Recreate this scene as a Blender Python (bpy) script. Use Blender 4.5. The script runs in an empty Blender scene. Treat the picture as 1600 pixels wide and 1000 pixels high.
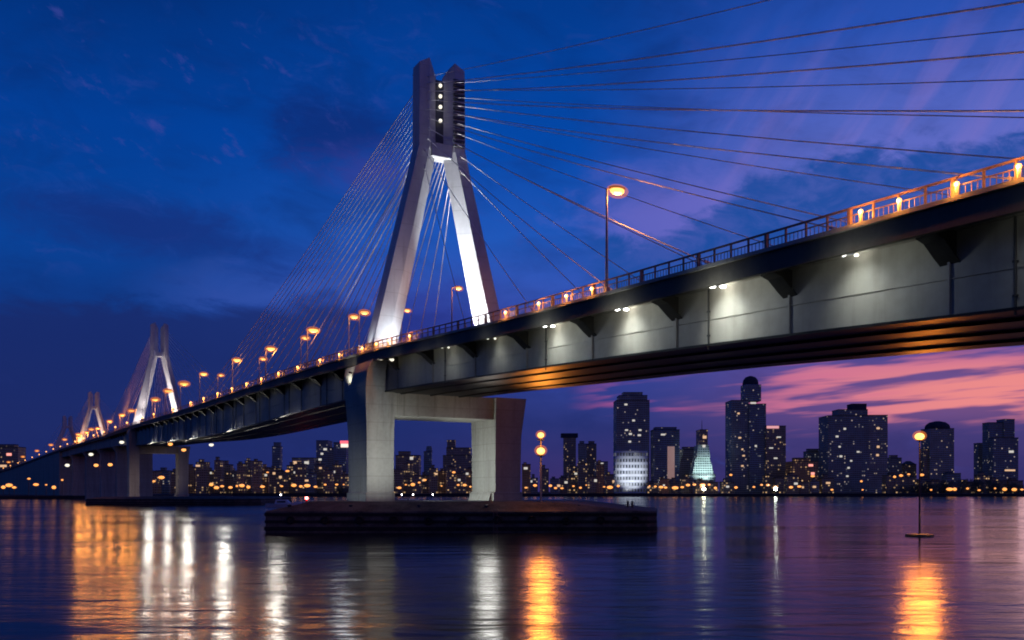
import bpy, math, random
from mathutils import Vector
random.seed(11)
S = bpy.context.scene
COL = S.collection
R = math.radians
F = 1467.0           # focal length in photo pixels (33 mm on 36 mm, 1600 px)
CAM_Z = 6.7          # eye height over the water

# ------------------------------------------------------------------ helpers
def lin(c):
    f = lambda v: (v/255/12.92) if v/255 <= .04045 else ((v/255+.055)/1.055)**2.4
    return (f(c[0]), f(c[1]), f(c[2]), 1.0)

def from_px(px_, Y): return (px_-800)/F*Y

class NT:
    """tiny node-tree writer"""
    def __init__(s, tree): s.t = tree; s.n = tree.nodes; s.l = tree.links
    def new(s, typ, **kw):
        n = s.n.new(typ)
        for k, v in kw.items(): setattr(n, k, v)
        return n
    def put(s, sock, v):
        if hasattr(v, 'is_output'): s.l.new(v, sock)
        elif v is not None: sock.default_value = v
    def m(s, op, a, b=None, c=None, clamp=False):
        n = s.new('ShaderNodeMath', operation=op, use_clamp=clamp)
        s.put(n.inputs[0], a); s.put(n.inputs[1], b); s.put(n.inputs[2], c)
        return n.outputs[0]
    def ss(s, x, a, b):
        n = s.new('ShaderNodeMapRange', interpolation_type='SMOOTHSTEP')
        s.put(n.inputs[0], x); n.inputs[1].default_value = a; n.inputs[2].default_value = b
        return n.outputs[0]
    def lerp(s, x, a, b, c, d):
        n = s.new('ShaderNodeMapRange'); s.put(n.inputs[0], x)
        for i, v in enumerate((a, b, c, d)): s.put(n.inputs[i+1], v)
        return n.outputs[0]
    def mix(s, f, a, b):
        n = s.new('ShaderNodeMix', data_type='RGBA', clamp_factor=True)
        s.put(n.inputs[0], f); s.put(n.inputs[6], a); s.put(n.inputs[7], b)
        return n.outputs[2]
    def ramp(s, x, stops):
        n = s.new('ShaderNodeValToRGB'); e = n.color_ramp.elements
        while len(e) < len(stops): e.new(.5)
        for el, (p, c) in zip(e, stops): el.position = p; el.color = c
        s.put(n.inputs[0], x); return n.outputs[0]
    def xyz(s, x, y, z):
        n = s.new('ShaderNodeCombineXYZ')
        for i, v in enumerate((x, y, z)): s.put(n.inputs[i], v)
        return n.outputs[0]
    def sep(s, v):
        n = s.new('ShaderNodeSeparateXYZ'); s.put(n.inputs[0], v); return n.outputs
    def noise(s, vec, scale, detail=4, rough=.55, dist=0):
        n = s.new('ShaderNodeTexNoise'); s.put(n.inputs['Vector'], vec)
        n.inputs['Scale'].default_value = scale; n.inputs['Detail'].default_value = detail
        n.inputs['Roughness'].default_value = rough; n.inputs['Distortion'].default_value = dist
        return n.outputs[0]

def new_mat(name):
    m = bpy.data.materials.new(name); m.use_nodes = True
    t = NT(m.node_tree); b = m.node_tree.nodes['Principled BSDF']
    return m, t, b

def surf(name, c, rough=.6, var=.25, scale=.6, spec=.5, bump=.0, metal=0, streak=False, joint=0, stain=0):
    """plain weathered surface: base colour with noise wear"""
    m, t, b = new_mat(name)
    co = t.new('ShaderNodeTexCoord').outputs['Object']
    if streak:
        x, y, z = t.sep(co); v = t.xyz(x, y, t.m('MULTIPLY', z, .12))
    else: v = co
    n = t.noise(v, scale, 6, .6)
    n2 = t.noise(co, scale*7, 3, .6)
    k = t.m('ADD', t.m('MULTIPLY', n, .7), t.m('MULTIPLY', n2, .3))
    dark = tuple(x*(1-var) for x in c[:3])+(1,); lite = tuple(min(1, x*(1+var)) for x in c[:3])+(1,)
    bc = t.mix(t.ss(k, .3, .7), dark, lite)
    if stain:                              # run-off streaks
        sx, sy, sz = t.sep(co)
        sn = t.noise(t.xyz(t.m('MULTIPLY', sx, 1.0), sy, t.m('MULTIPLY', sz, .05)), 1.3, 4, .6)
        bc = t.mix(t.m('MULTIPLY', t.ss(sn, .52, .72), stain), bc, (c[0]*.4, c[1]*.36, c[2]*.33, 1))
    if joint:                              # pour joints
        sx, sy, sz = t.sep(co)
        fr = t.m('FRACT', t.m('DIVIDE', sz, joint))
        ln = t.m('MULTIPLY', t.m('LESS_THAN', fr, .06/joint*2.2), .3)
        lift = t.new('ShaderNodeTexWhiteNoise', noise_dimensions='1D'); t.put(lift.inputs['W'], t.m('FLOOR', t.m('DIVIDE', sz, joint)))
        bc = t.mix(t.m('MULTIPLY', lift.outputs[0], .16), bc, (c[0]*.62, c[1]*.62, c[2]*.62, 1))
        bc = t.mix(ln, bc, (c[0]*.35, c[1]*.35, c[2]*.35, 1))
    t.put(b.inputs['Base Color'], bc)
    b.inputs['Roughness'].default_value = rough; b.inputs['Metallic'].default_value = metal
    b.inputs['Specular IOR Level'].default_value = spec
    if bump:
        bp = t.new('ShaderNodeBump'); bp.inputs['Strength'].default_value = bump
        bp.inputs['Distance'].default_value = .08
        t.put(bp.inputs['Height'], k); t.put(b.inputs['Normal'], bp.outputs[0])
    return m

def glow(name, c, L, sample=True):
    m, t, b = new_mat(name)
    b.inputs['Base Color'].default_value = (.6, .6, .6, 1)
    b.inputs['Emission Color'].default_value = (*c, 1); b.inputs['Emission Strength'].default_value = L
    if not sample: m.cycles.emission_sampling = 'NONE'
    return m

WORLD_LOC = {}
def place(o, loc, parent=None):
    """link o with its origin at world loc, under parent"""
    loc = Vector(loc); COL.objects.link(o) if o.name not in COL.objects else None
    WORLD_LOC[o.name] = loc
    if parent is not None:
        o.parent = parent; o.location = loc - WORLD_LOC[parent.name]
    else: o.location = loc
    return o

def tag(o, label=None, cat=None, group=None, kind=None):
    for k, v in (('label', label), ('category', cat), ('group', group), ('kind', kind)):
        if v: o[k] = v
    return o

def empty(name, loc, label, cat, group=None, rz=0):
    o = bpy.data.objects.new(name, None); o.empty_display_size = .5
    place(o, loc); o.rotation_euler[2] = rz
    return tag(o, label, cat, group)

class MB:
    def __init__(s): s.v = []; s.f = []
    def add(s, vs, fs):
        k = len(s.v); s.v += [tuple(p) for p in vs]; s.f += [tuple(i+k for i in f) for f in fs]
        return s
    def prism(s, bot, top):
        n = len(bot); fs = [tuple(range(n))[::-1], tuple(range(n, 2*n))]
        fs += [(i, (i+1) % n, n+(i+1) % n, n+i) for i in range(n)]
        return s.add(list(bot)+list(top), fs)
    def box(s, x0, x1, y0, y1, z0, z1):
        b = [(x0, y0), (x1, y0), (x1, y1), (x0, y1)]
        return s.prism([(*p, z0) for p in b], [(*p, z1) for p in b])
    def loft(s, rings, caps=True):
        n = len(rings[0]); vs = [p for r in rings for p in r]; fs = []
        for j in range(len(rings)-1):
            for i in range(n):
                fs.append((j*n+i, j*n+(i+1) % n, (j+1)*n+(i+1) % n, (j+1)*n+i))
        if caps: fs += [tuple(range(n))[::-1], tuple(range((len(rings)-1)*n, len(rings)*n))]
        return s.add(vs, fs)
    def tube(s, pts, rad, n=6):
        pts = [Vector(p) for p in pts]; rings = []
        rads = rad if isinstance(rad, (list, tuple)) else [rad]*len(pts)
        for i, p in enumerate(pts):
            d = (pts[min(i+1, len(pts)-1)]-pts[max(i-1, 0)]).normalized()
            u = d.cross(Vector((0, 0, 1)) if abs(d.z) < .95 else Vector((1, 0, 0))).normalized(); w = d.cross(u)
            rings.append([p+(u*math.cos(a)+w*math.sin(a))*rads[i] for a in [2*math.pi*k/n for k in range(n)]])
        return s.loft(rings)
    def lathe(s, c, prof, n=12):
        c = Vector(c)
        return s.loft([[c+Vector((r*math.cos(a), r*math.sin(a), z)) for a in [2*math.pi*k/n for k in range(n)]] for r, z in prof])
    def ball(s, c, rx, ry, rz, n=8):
        c = Vector(c); h = n//2; rings = []
        for j in range(1, h):
            a = math.pi*j/h-math.pi/2
            rings.append([c+Vector((rx*math.cos(a)*math.cos(b), ry*math.cos(a)*math.sin(b), rz*math.sin(a))) for b in [2*math.pi*k/n for k in range(n)]])
        rings = [[c+Vector((rx*.05*math.cos(b), ry*.05*math.sin(b), -rz)) for b in [2*math.pi*k/n for k in range(n)]]]+rings+[[c+Vector((rx*.05*math.cos(b), ry*.05*math.sin(b), rz)) for b in [2*math.pi*k/n for k in range(n)]]]
        return s.loft(rings)
    def build(s, name, mat, parent=None, origin=None, smooth=False):
        o0 = Vector(origin) if origin is not None else (WORLD_LOC[parent.name] if parent is not None else Vector((0, 0, 0)))
        me = bpy.data.meshes.new(name)
        me.from_pydata([tuple(Vector(p)-o0) for p in s.v], [], s.f); me.validate(); me.update()
        import bmesh
        bm = bmesh.new(); bm.from_mesh(me); bmesh.ops.recalc_face_normals(bm, faces=bm.faces); bm.to_mesh(me); bm.free()
        if smooth:
            for p in me.polygons: p.use_smooth = True
        me.materials.append(mat)
        return place(bpy.data.objects.new(name, me), o0, parent)

def copy_tree(src, loc, label, group, rz=0):
    r = src.copy(); COL.objects.link(r); r.location = loc; r.rotation_euler[2] = rz
    r['label'] = label
    if group: r['group'] = group
    WORLD_LOC[r.name] = Vector(loc)
    for ch in src.children:
        if ch.type == 'LIGHT': continue
        c = ch.copy(); COL.objects.link(c); c.parent = r
        for g in ch.children:
            d = g.copy(); COL.objects.link(d); d.parent = c
    return r

def spot(name, loc, target, W, color=(1, .95, .85), ang=60, blend=.6, rad=.25, parent=None):
    L = bpy.data.lights.new(name, 'SPOT'); L.energy = W; L.color = color
    L.spot_size = R(ang); L.spot_blend = blend; L.shadow_soft_size = rad
    o = bpy.data.objects.new(name, L)
    place(o, loc, parent)
    o.rotation_euler = (Vector(target)-Vector(loc)).to_track_quat('-Z', 'Y').to_euler()
    return o

def point(name, loc, W, color, rad=.3, parent=None):
    L = bpy.data.lights.new(name, 'POINT'); L.energy = W; L.color = color; L.shadow_soft_size = rad
    o = bpy.data.objects.new(name, L); place(o, loc, parent); return o

def interp(tab, q):
    if q <= tab[0][0]: return tab[0][1]
    if q >= tab[-1][0]: return tab[-1][1]
    for i in range(len(tab)-1):
        x0, y0 = tab[i]; x1, y1 = tab[i+1]
        if q <= x1:
            def sl(j):
                if j <= 0 or j >= len(tab)-1:
                    a = max(0, min(j, len(tab)-2)); return (tab[a+1][1]-tab[a][1])/(tab[a+1][0]-tab[a][0])
                return .5*((tab[j+1][1]-tab[j][1])/(tab[j+1][0]-tab[j][0])+(tab[j][1]-tab[j-1][1])/(tab[j][0]-tab[j-1][0]))
            h = x1-x0; u = (q-x0)/h; m0, m1 = sl(i)*h, sl(i+1)*h
            return (2*u**3-3*u**2+1)*y0+(u**3-2*u**2+u)*m0+(-2*u**3+3*u**2)*y1+(u**3-u**2)*m1

ORD = ['first', 'second', 'third', 'fourth', 'fifth', 'sixth', 'seventh', 'eighth', 'ninth', 'tenth', 'eleventh', 'twelfth', 'thirteenth',
       'fourteenth', 'fifteenth', 'sixteenth', 'seventeenth', 'eighteenth', 'nineteenth', 'twentieth', 'twenty-first', 'twenty-second',
       'twenty-third', 'twenty-fourth', 'twenty-fifth', 'twenty-sixth', 'twenty-seventh', 'twenty-eighth', 'twenty-ninth', 'thirtieth']

# ------------------------------------------------------------------ bridge line
DECK_H = [(-160, 10), (56, 18.5), (115, 21), (166, 24.1), (350, 29.8), (480, 34), (620, 37.6), (780, 40.3), (950, 38.5), (1200, 26), (1420, 14)]
DEPTH = [(-160, 7.5), (56, 6.9), (75, 6.3), (107, 5.7), (165, 6.5), (226, 8.3), (300, 10), (420, 9.8), (480, 10), (600, 8), (900, 7), (1200, 6), (1420, 5)]
def deck(q): return CAM_Z+interp(DECK_H, q)
def depth(q): return interp(DEPTH, q)
def edge(q):
    x = 60.7-.5283*q
    if q > 600: x -= 2.25e-4*(q-600)**2
    return x
def frame(q):
    d = -.5283-(4.5e-4*(q-600) if q > 600 else 0)
    n = math.hypot(d, 1); A = Vector((d/n, 1/n, 0)); T = Vector((A.y, -A.x, 0))
    return A, T
def P(q, t, z=0, s=0):
    """point at station q, t metres across the deck from the near edge, s metres along, absolute height z"""
    A, T = frame(q)
    return Vector((edge(q), q, z))+T*t+A*s
QS = [-160, -120, -80, -50, -25, 0]+[12*i for i in range(1, 51)]+[600+25*i for i in range(1, 33)]
QS = [q for q in QS if q <= 1400]
def sweep(mb, section, qs=None):
    """section(q) -> list of (t, z rel. to deck)"""
    rings = []
    for q in (qs or QS):
        rings.append([P(q, t, deck(q)+z) for t, z in section(q)])
    return mb.loft(rings)

def q_at(px_, t_):
    lo, hi = 30.0, 1390.0
    for _ in range(50):
        mid = (lo+hi)/2; p = P(mid, t_)
        if 800+F*p.x/p.y > px_: lo = mid
        else: hi = mid
    return (lo+hi)/2
# ------------------------------------------------------------------ materials
M_steel = surf('painted_girder_steel', (.33, .29, .22), .6, .22, .12, .4, .05, streak=True, stain=.16)
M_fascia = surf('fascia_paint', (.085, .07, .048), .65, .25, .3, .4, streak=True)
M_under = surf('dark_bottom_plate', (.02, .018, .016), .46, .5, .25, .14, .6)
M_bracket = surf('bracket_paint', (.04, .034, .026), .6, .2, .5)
M_conc = surf('pier_concrete', (.40, .36, .29), .8, .2, .25, .3, .15, streak=True, joint=3.1, stain=.5)
M_tower = surf('tower_paint', (.55, .56, .58), .55, .14, .15, .4, .06, streak=True, joint=4.2, stain=.3)
M_slot = surf('tower_anchor_steel', (.06, .065, .08), .6, .3, .6)
M_cable = surf('stay_cable_sheath', (.72, .68, .66), .5, .25, .5)
M_rail = surf('railing_steel', (.24, .15, .11), .5, .3, 2)
M_asph = surf('asphalt', (.05, .05, .052), .9, .2, 1)
M_base = surf('footing_concrete', (.12, .10, .085), .85, .55, .35, .3, .5)
M_fender = surf('timber_fender', (.022, .02, .02), .8, .4, 1.2, .3, .3)
M_pole = surf('lamp_pole_paint', (.36, .32, .29), .5, .2, 1)
M_dark = surf('dark_metal', (.04, .04, .045), .5, .2, 1)
G_amber = glow('sodium_lamp', (1, .42, .10), 3.0)
G_amber_far = glow('sodium_lamp_far', (1, .38, .085), 1.9)
G_warm = glow('warm_lamp', (1, .42, .14), 1.7)
G_white = glow('white_floodlight', (1, .96, .88), 14)
G_white_dim = glow('tower_marker_lamp', (1, .93, .74), 1.3)
G_orange = glow('harbour_lamp', (1, .42, .09), 4.6)

mg = bpy.data.materials.new('lamp_halo_glow'); mg.use_nodes = True   # glowing shell added as a halo around the lamps, half see-through
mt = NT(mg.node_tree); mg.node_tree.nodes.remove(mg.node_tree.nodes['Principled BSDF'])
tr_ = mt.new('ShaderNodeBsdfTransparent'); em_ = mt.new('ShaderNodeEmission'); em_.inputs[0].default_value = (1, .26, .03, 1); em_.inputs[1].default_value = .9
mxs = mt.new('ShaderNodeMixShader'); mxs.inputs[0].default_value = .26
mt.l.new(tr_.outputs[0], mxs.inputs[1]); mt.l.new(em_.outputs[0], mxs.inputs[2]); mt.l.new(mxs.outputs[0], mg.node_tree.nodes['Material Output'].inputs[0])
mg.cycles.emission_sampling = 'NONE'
# ------------------------------------------------------------------ sky (world)
W = bpy.data.worlds.new('World'); S.world = W; W.use_nodes = True
t = NT(W.node_tree); bg = W.node_tree.nodes['Background']
d = t.new('ShaderNodeTexCoord').outputs['Generated']
x, y, z = t.sep(d)
AZ = t.m('MULTIPLY', t.m('ARCTAN2', x, y), 57.2958)
EL = t.m('MULTIPLY', t.m('ARCSINE', z), 57.2958)
def stops(lst): return [(e/45, lin(c)) for e, c in lst]
e01 = t.m('DIVIDE', EL, 45, clamp=True)
rL = t.ramp(e01, stops([(0, (50, 41, 82)), (3, (38, 44, 96)), (8, (16, 46, 116)), (14, (4, 66, 152)), (20, (0, 62, 150)), (27, (0, 46, 118)), (45, (0, 24, 76))]))
rM = t.ramp(e01, stops([(0, (58, 46, 104)), (4, (40, 50, 118)), (8, (46, 66, 152)), (11, (56, 84, 180)), (15, (30, 86, 184)), (20, (0, 72, 168)), (27, (0, 58, 142)), (45, (0, 28, 84))]))
rR = t.ramp(e01, stops([(0, (56, 48, 104)), (3, (64, 56, 118)), (8, (76, 72, 150)), (12, (108, 104, 190)), (16, (112, 114, 202)), (20, (84, 102, 192)), (25, (38, 80, 176)), (33, (4, 48, 130)), (45, (0, 28, 86))]))
col = t.mix(t.ss(AZ, -24, -3), rL, rM)
col = t.mix(t.ss(AZ, 3, 21), col, rR)
aev = t.xyz(AZ, EL, 0.0)
n_big = t.noise(aev, .11, 5, .58, .4)
n_mid = t.noise(t.xyz(t.m('MULTIPLY', AZ, .45), EL, 3.0), .35, 6, .6, .5)
n_fine = t.noise(t.xyz(t.m('MULTIPLY', AZ, .5), t.m('ADD', EL, t.m('MULTIPLY', AZ, .12)), 13.0), .8, 8, .68, .8)
n_str = t.noise(t.xyz(t.m('MULTIPLY', AZ, .10), t.m('SUBTRACT', EL, t.m('MULTIPLY', AZ, .06)), 7.0), 1.0, 4, .5, .3)
# soft mottling of the whole sky
col = t.mix(t.m('MULTIPLY', t.ss(n_mid, .42, .78), .42), col, lin((8, 34, 98)))
col = t.mix(t.m('MULTIPLY', t.m('MULTIPLY', t.ss(n_fine, .5, .74), t.ss(n_big, .42, .6)), .30), col, lin((52, 72, 158)))
def blob(az, el, ra, re, tilt=0, amp=.9):
    a = t.m('SUBTRACT', AZ, az); e = t.m('SUBTRACT', t.m('SUBTRACT', EL, el), t.m('MULTIPLY', a, tilt))
    r2 = t.m('ADD', t.m('POWER', t.m('ABSOLUTE', t.m('DIVIDE', a, ra)), 2), t.m('POWER', t.m('ABSOLUTE', t.m('DIVIDE', e, re)), 2))
    r = t.m('SQRT', r2)
    r = t.m('ADD', r, t.m('ADD', t.m('MULTIPLY', t.m('SUBTRACT', n_mid, .5), amp*2.2), t.m('MULTIPLY', t.m('SUBTRACT', n_fine, .5), amp*1.4)))
    return t.m('SUBTRACT', 1, t.ss(r, .1, 1.35))
def layer(c, mask, rgb, k): return t.mix(t.m('MULTIPLY', mask, k), c, lin(rgb))
# dark cloud behind the first tower, streak above the second tower, bank low at left
col = layer(col, blob(-10.5, 20.6, 4.6, 3.0), (12, 40, 112), .8)
col = layer(col, blob(-8.5, 18.6, 4.0, 1.5), (58, 62, 150), .55)
col = layer(col, blob(-21, 14.6, 9, 1.7, -.10), (20, 44, 118), .75)
topL = t.m('ADD', t.m('ADD', 11.6, t.m('MULTIPLY', t.m('SUBTRACT', n_mid, .5), 5)), t.m('MULTIPLY', t.m('ABSOLUTE', t.m('ADD', AZ, 13)), -.10))
bankL = t.m('MULTIPLY', t.ss(t.m('SUBTRACT', topL, EL), -.25, .9), t.m('SUBTRACT', 1, t.ss(AZ, -8, 4)))
rimL = t.m('MULTIPLY', t.ss(t.m('SUBTRACT', EL, topL), -.3, .5), t.m('SUBTRACT', 1, t.ss(t.m('SUBTRACT', EL, topL), .5, 2.2)))
rimL = t.m('MULTIPLY', rimL, t.m('MULTIPLY', t.ss(AZ, -24, -15), t.m('SUBTRACT', 1, t.ss(AZ, -8, 2))))
col = layer(col, rimL, (52, 84, 172), .5)
col = layer(col, bankL, (22, 40, 104), .8)
# low bank between the legs of the first tower
col = layer(col, blob(-4.0, 10.6, 5.5, 2.4), (40, 52, 142), .75)
# mauve veil and slanting wisps at upper right
wis = t.noise(t.xyz(t.m('ADD', t.m('MULTIPLY', AZ, .8), t.m('MULTIPLY', EL, -.62)), t.m('MULTIPLY', t.m('ADD', EL, AZ), .06), 5.0), .62, 5, .6, .5)
veil = t.m('MULTIPLY', t.m('MULTIPLY', t.ss(AZ, 8, 17), t.ss(EL, 14, 17)), t.m('SUBTRACT', 1, t.ss(EL, 20, 27)))
col = layer(col, t.m('MULTIPLY', veil, t.ss(wis, .42, .78)), (146, 120, 196), .36)
col = layer(col, blob(9, 16.2, 5.0, 2.6), (112, 104, 192), .6)
# dark blue cloud bank over the deck at right
topR = t.m('ADD', t.lerp(AZ, 5, 19, 15.2, 19.0), t.m('MULTIPLY', t.m('SUBTRACT', n_big, .5), 3.5))
topR = t.m('ADD', topR, t.m('ADD', t.m('MULTIPLY', t.m('SUBTRACT', n_mid, .5), 4.5), t.m('MULTIPLY', t.m('SUBTRACT', n_fine, .5), 2.2)))
bankR = t.m('MULTIPLY', t.ss(t.m('SUBTRACT', topR, EL), -.3, .9), t.m('MULTIPLY', t.ss(AZ, 3.5, 6.5), t.ss(EL, 8, 11.5)))
col = layer(col, t.m('MULTIPLY', bankR, t.m('ADD', .72, t.m('MULTIPLY', t.ss(n_fine, .35, .65), .28))), (20, 74, 156), .95)
# afterglow: salmon bands low at right, cut by purple streaks
glowm = t.m('MULTIPLY', t.m('MULTIPLY', t.ss(AZ, 8, 19), t.ss(EL, 3.0, 4.4)), t.m('SUBTRACT', 1, t.ss(EL, 6.9, 8.3)))
core = t.m('MULTIPLY', t.ss(AZ, 15, 27), t.m('MULTIPLY', t.ss(EL, 3.4, 4.6), t.m('SUBTRACT', 1, t.ss(EL, 6.0, 7.6))))
n_cut = t.m('ADD', t.m('MULTIPLY', t.ss(n_str, .45, .58), .92), .08)
col = layer(col, t.m('MULTIPLY', glowm, n_cut), (214, 118, 146), .9)
col = layer(col, t.m('MULTIPLY', core, n_cut), (240, 142, 136), .82)
thin = t.m('MULTIPLY', t.m('MULTIPLY', t.ss(AZ, 3, 8), t.m('SUBTRACT', 1, t.ss(AZ, 18, 24))), t.m('MULTIPLY', t.ss(EL, 4.4, 5.2), t.m('SUBTRACT', 1, t.ss(EL, 6.0, 7.0))))
col = layer(col, t.m('MULTIPLY', thin, t.ss(n_str, .54, .66)), (200, 96, 150), .7)
# pinkish flecks high at left
fl = t.noise(t.xyz(t.m('ADD', AZ, t.m('MULTIPLY', EL, .8)), t.m('MULTIPLY', EL, 1.2), 9.0), .55, 5, .62)
flm = t.m('MULTIPLY', t.m('MULTIPLY', t.ss(EL, 15, 20), t.m('SUBTRACT', 1, t.ss(EL, 24, 27))), t.m('SUBTRACT', 1, t.ss(AZ, -16, -4)))
col = layer(col, t.m('MULTIPLY', flm, t.ss(fl, .58, .74)), (64, 72, 158), .55)
SUN_EL, SUN_AZ = -3.0, 32.0
sky = t.new('ShaderNodeTexSky', sky_type='NISHITA'); sky.sun_disc = False
sky.sun_elevation = R(SUN_EL); sky.sun_rotation = R(SUN_AZ)
mx = t.new('ShaderNodeMix', data_type='RGBA', blend_type='ADD'); mx.inputs[0].default_value = .012
t.put(mx.inputs[6], col); t.put(mx.inputs[7], sky.outputs[0])
t.put(bg.inputs[0], mx.outputs[2]); bg.inputs[1].default_value = 1.0

# faint warm afterglow from where the sun went down
sl = bpy.data.lights.new('sun', 'SUN'); sl.energy = .03; sl.angle = R(12); sl.color = (1, .6, .5)
so = bpy.data.objects.new('sun', sl); COL.objects.link(so)
a, e = R(SUN_AZ), R(3.0)
so.rotation_euler = (-Vector((math.sin(a)*math.cos(e), math.cos(a)*math.cos(e), math.sin(e)))).to_track_quat('-Z', 'Y').to_euler()

# ------------------------------------------------------------------ water and land
m, t, b = new_mat('harbour_water')
co = t.new('ShaderNodeTexCoord').outputs['Object']
x, y, z = t.sep(co)
w1 = t.noise(t.xyz(t.m('MULTIPLY', x, .34), y, 0.0), .42, 3, .5, .8)
w2 = t.noise(t.xyz(t.m('MULTIPLY', x, .45), y, 4.0), .12, 2, .5)
w3 = t.noise(t.xyz(t.m('MULTIPLY', x, .35), y, 8.0), 1.7, 2, .5)
hgt = t.m('ADD', t.m('ADD', t.m('MULTIPLY', w1, .55), t.m('MULTIPLY', w2, .9)), t.m('MULTIPLY', w3, .07))
pt_ = t.ss(t.noise(t.xyz(t.m('MULTIPLY', x, .35), y, 21.0), .022, 4, .6, .6), .36, .64)
t.put(b.inputs['Roughness'], t.lerp(pt_, 0, 1, .12, .20))
hgt = t.m('MULTIPLY', hgt, t.lerp(pt_, 0, 1, .55, 1.25))
bp = t.new('ShaderNodeBump'); bp.inputs['Strength'].default_value = .42; bp.inputs['Distance'].default_value = .5
t.put(bp.inputs['Height'], hgt); t.put(b.inputs['Normal'], bp.outputs[0])
b.inputs['Base Color'].default_value = (.004, .008, .018, 1)
b.inputs['IOR'].default_value = 1.15
M_water = m
w = MB().add([(-6000, -800, 0), (6000, -800, 0), (6000, 7000, 0), (-6000, 7000, 0)], [(0, 1, 2, 3)]).build('water', M_water)
tag(w, 'calm dark harbour water mirroring sky and lamps', 'water', kind='structure')
SHORE = 1250.0
M_land = surf('shore_ground', (.02, .022, .02), .9, .3, .02)
M_quay = surf('quay_wall', (.025, .024, .026), .85, .3, .2)
land = MB().add([(-5000, SHORE+4, 3.6), (5000, SHORE+4, 3.6), (5000, 7000, 3.6), (-5000, 7000, 3.6)], [(0, 1, 2, 3)]).build('ground', M_land)
tag(land, 'dark low ground of the far shore under the city', 'ground', kind='structure')
qw = MB()
for i in range(60):
    x0 = -3000+i*100
    zt = 3.9+random.uniform(-.5, .7)
    qw.box(x0, x0+100, SHORE+random.uniform(-1, 1), SHORE+4.2, -2, zt)
tag(qw.build('quay_wall', M_quay), 'long dark quay wall along the far waterline', 'quay wall')

LQ = 820
lq = MB().loft([[Vector((v, LQ+w_, z_)) for v, w_ in ((from_px(-160, LQ), 0), (from_px(120, LQ), -6), (from_px(152, LQ), 30), (from_px(140, LQ), 420), (from_px(-400, LQ), 420))] for z_ in (-2, 2.2, 3.0)])
tag(lq.build('quay_wall', M_quay, origin=(from_px(0, LQ), LQ, 0)), 'low dark quay under the left end of the bridge', 'quay wall')

# ------------------------------------------------------------------ the bridge
T1, T2, T3, T4 = 166, 504, 812, 940
root = P(T1, 15, 0)
bridge = empty('cable_stayed_bridge', root, 'long grey cable stayed bridge with lit A-shaped towers crossing the water', 'bridge')
DW = 30.0
def part(mb, name, mat, parent=None, smooth=False): return mb.build(name, mat, parent or bridge, smooth=smooth)

slab = part(sweep(MB(), lambda q: [(.5, 0), (DW-.5, 0), (DW-.5, -.75), (26, -1.0), (3, -1.0), (.5, -.75)]), 'deck_slab', M_steel)
part(sweep(MB(), lambda q: [(2.6, .03), (DW-2.6, .03), (DW-2.6, .012), (2.6, .012)]), 'road_surface', M_asph)
for t0, t1 in ((0, .496), (DW-.496, DW)):
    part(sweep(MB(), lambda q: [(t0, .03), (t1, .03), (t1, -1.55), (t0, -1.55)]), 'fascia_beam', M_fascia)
    part(sweep(MB(), lambda q, a_=(-.3 if t0 == 0 else 0), b_=(.3 if t0 else 0): [(t0+a_+.003, .345), (t1+b_-.003, .345), (t1+b_-.003, .033), (t0+a_+.003, .033)]), 'parapet_curb', M_conc)
for t0 in (2.2, DW-2.55):
    part(sweep(MB(), lambda q: [(t0, .26), (t0+.35, .26), (t0+.35, .004), (t0, .004)]), 'kerb', M_conc)
# box girder: near web, far web, bottom plate with lip
g = MB()
sweep(g, lambda q: [(3.0, -1.003), (3.25, -1.003), (3.25, -depth(q)), (3.0, -depth(q))])
sweep(g, lambda q: [(25.7, -1.003), (26.0, -1.003), (21.0, -depth(q)), (20.7, -depth(q))])
for k in range(90):                      # welded vertical stiffeners and a horizontal one
    q = 63-13.3*8.5+13.3*k/2
    if q > 640: break
    zt, zb = deck(q)-1.0, deck(q)-depth(q)
    if k % 2 == 0: continue
    w_ = .09
    pts = [P(q, 2.8, 0, -w_), P(q, 3.01, 0, -w_), P(q, 3.01, 0, w_), P(q, 2.8, 0, w_)]
    g.prism([Vector((p.x, p.y, zb+.01)) for p in pts], [Vector((p.x, p.y, zt-.01)) for p in pts])
girder = part(g, 'box_girder', M_steel)
for t_ in (6.2, 11.8, 17.4):
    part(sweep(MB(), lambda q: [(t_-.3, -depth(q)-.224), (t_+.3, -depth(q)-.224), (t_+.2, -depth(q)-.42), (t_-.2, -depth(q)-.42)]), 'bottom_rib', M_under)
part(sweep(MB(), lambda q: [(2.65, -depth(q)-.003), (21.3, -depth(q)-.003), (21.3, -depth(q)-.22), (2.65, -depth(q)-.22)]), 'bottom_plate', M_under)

# knee brackets carrying the overhang, one mesh each
BR = [63+13.3*k for k in range(-7, 43)]
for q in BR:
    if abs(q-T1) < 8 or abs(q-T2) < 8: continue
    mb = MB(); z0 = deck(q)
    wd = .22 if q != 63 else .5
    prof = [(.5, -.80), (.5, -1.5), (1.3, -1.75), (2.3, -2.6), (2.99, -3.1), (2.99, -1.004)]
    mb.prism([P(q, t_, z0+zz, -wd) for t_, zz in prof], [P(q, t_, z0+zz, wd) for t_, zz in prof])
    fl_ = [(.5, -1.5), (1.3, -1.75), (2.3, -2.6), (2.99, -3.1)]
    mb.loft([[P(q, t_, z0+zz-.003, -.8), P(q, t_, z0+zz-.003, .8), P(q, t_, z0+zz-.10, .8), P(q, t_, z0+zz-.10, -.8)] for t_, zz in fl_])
    part(mb, 'bracket', M_bracket)

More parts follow.
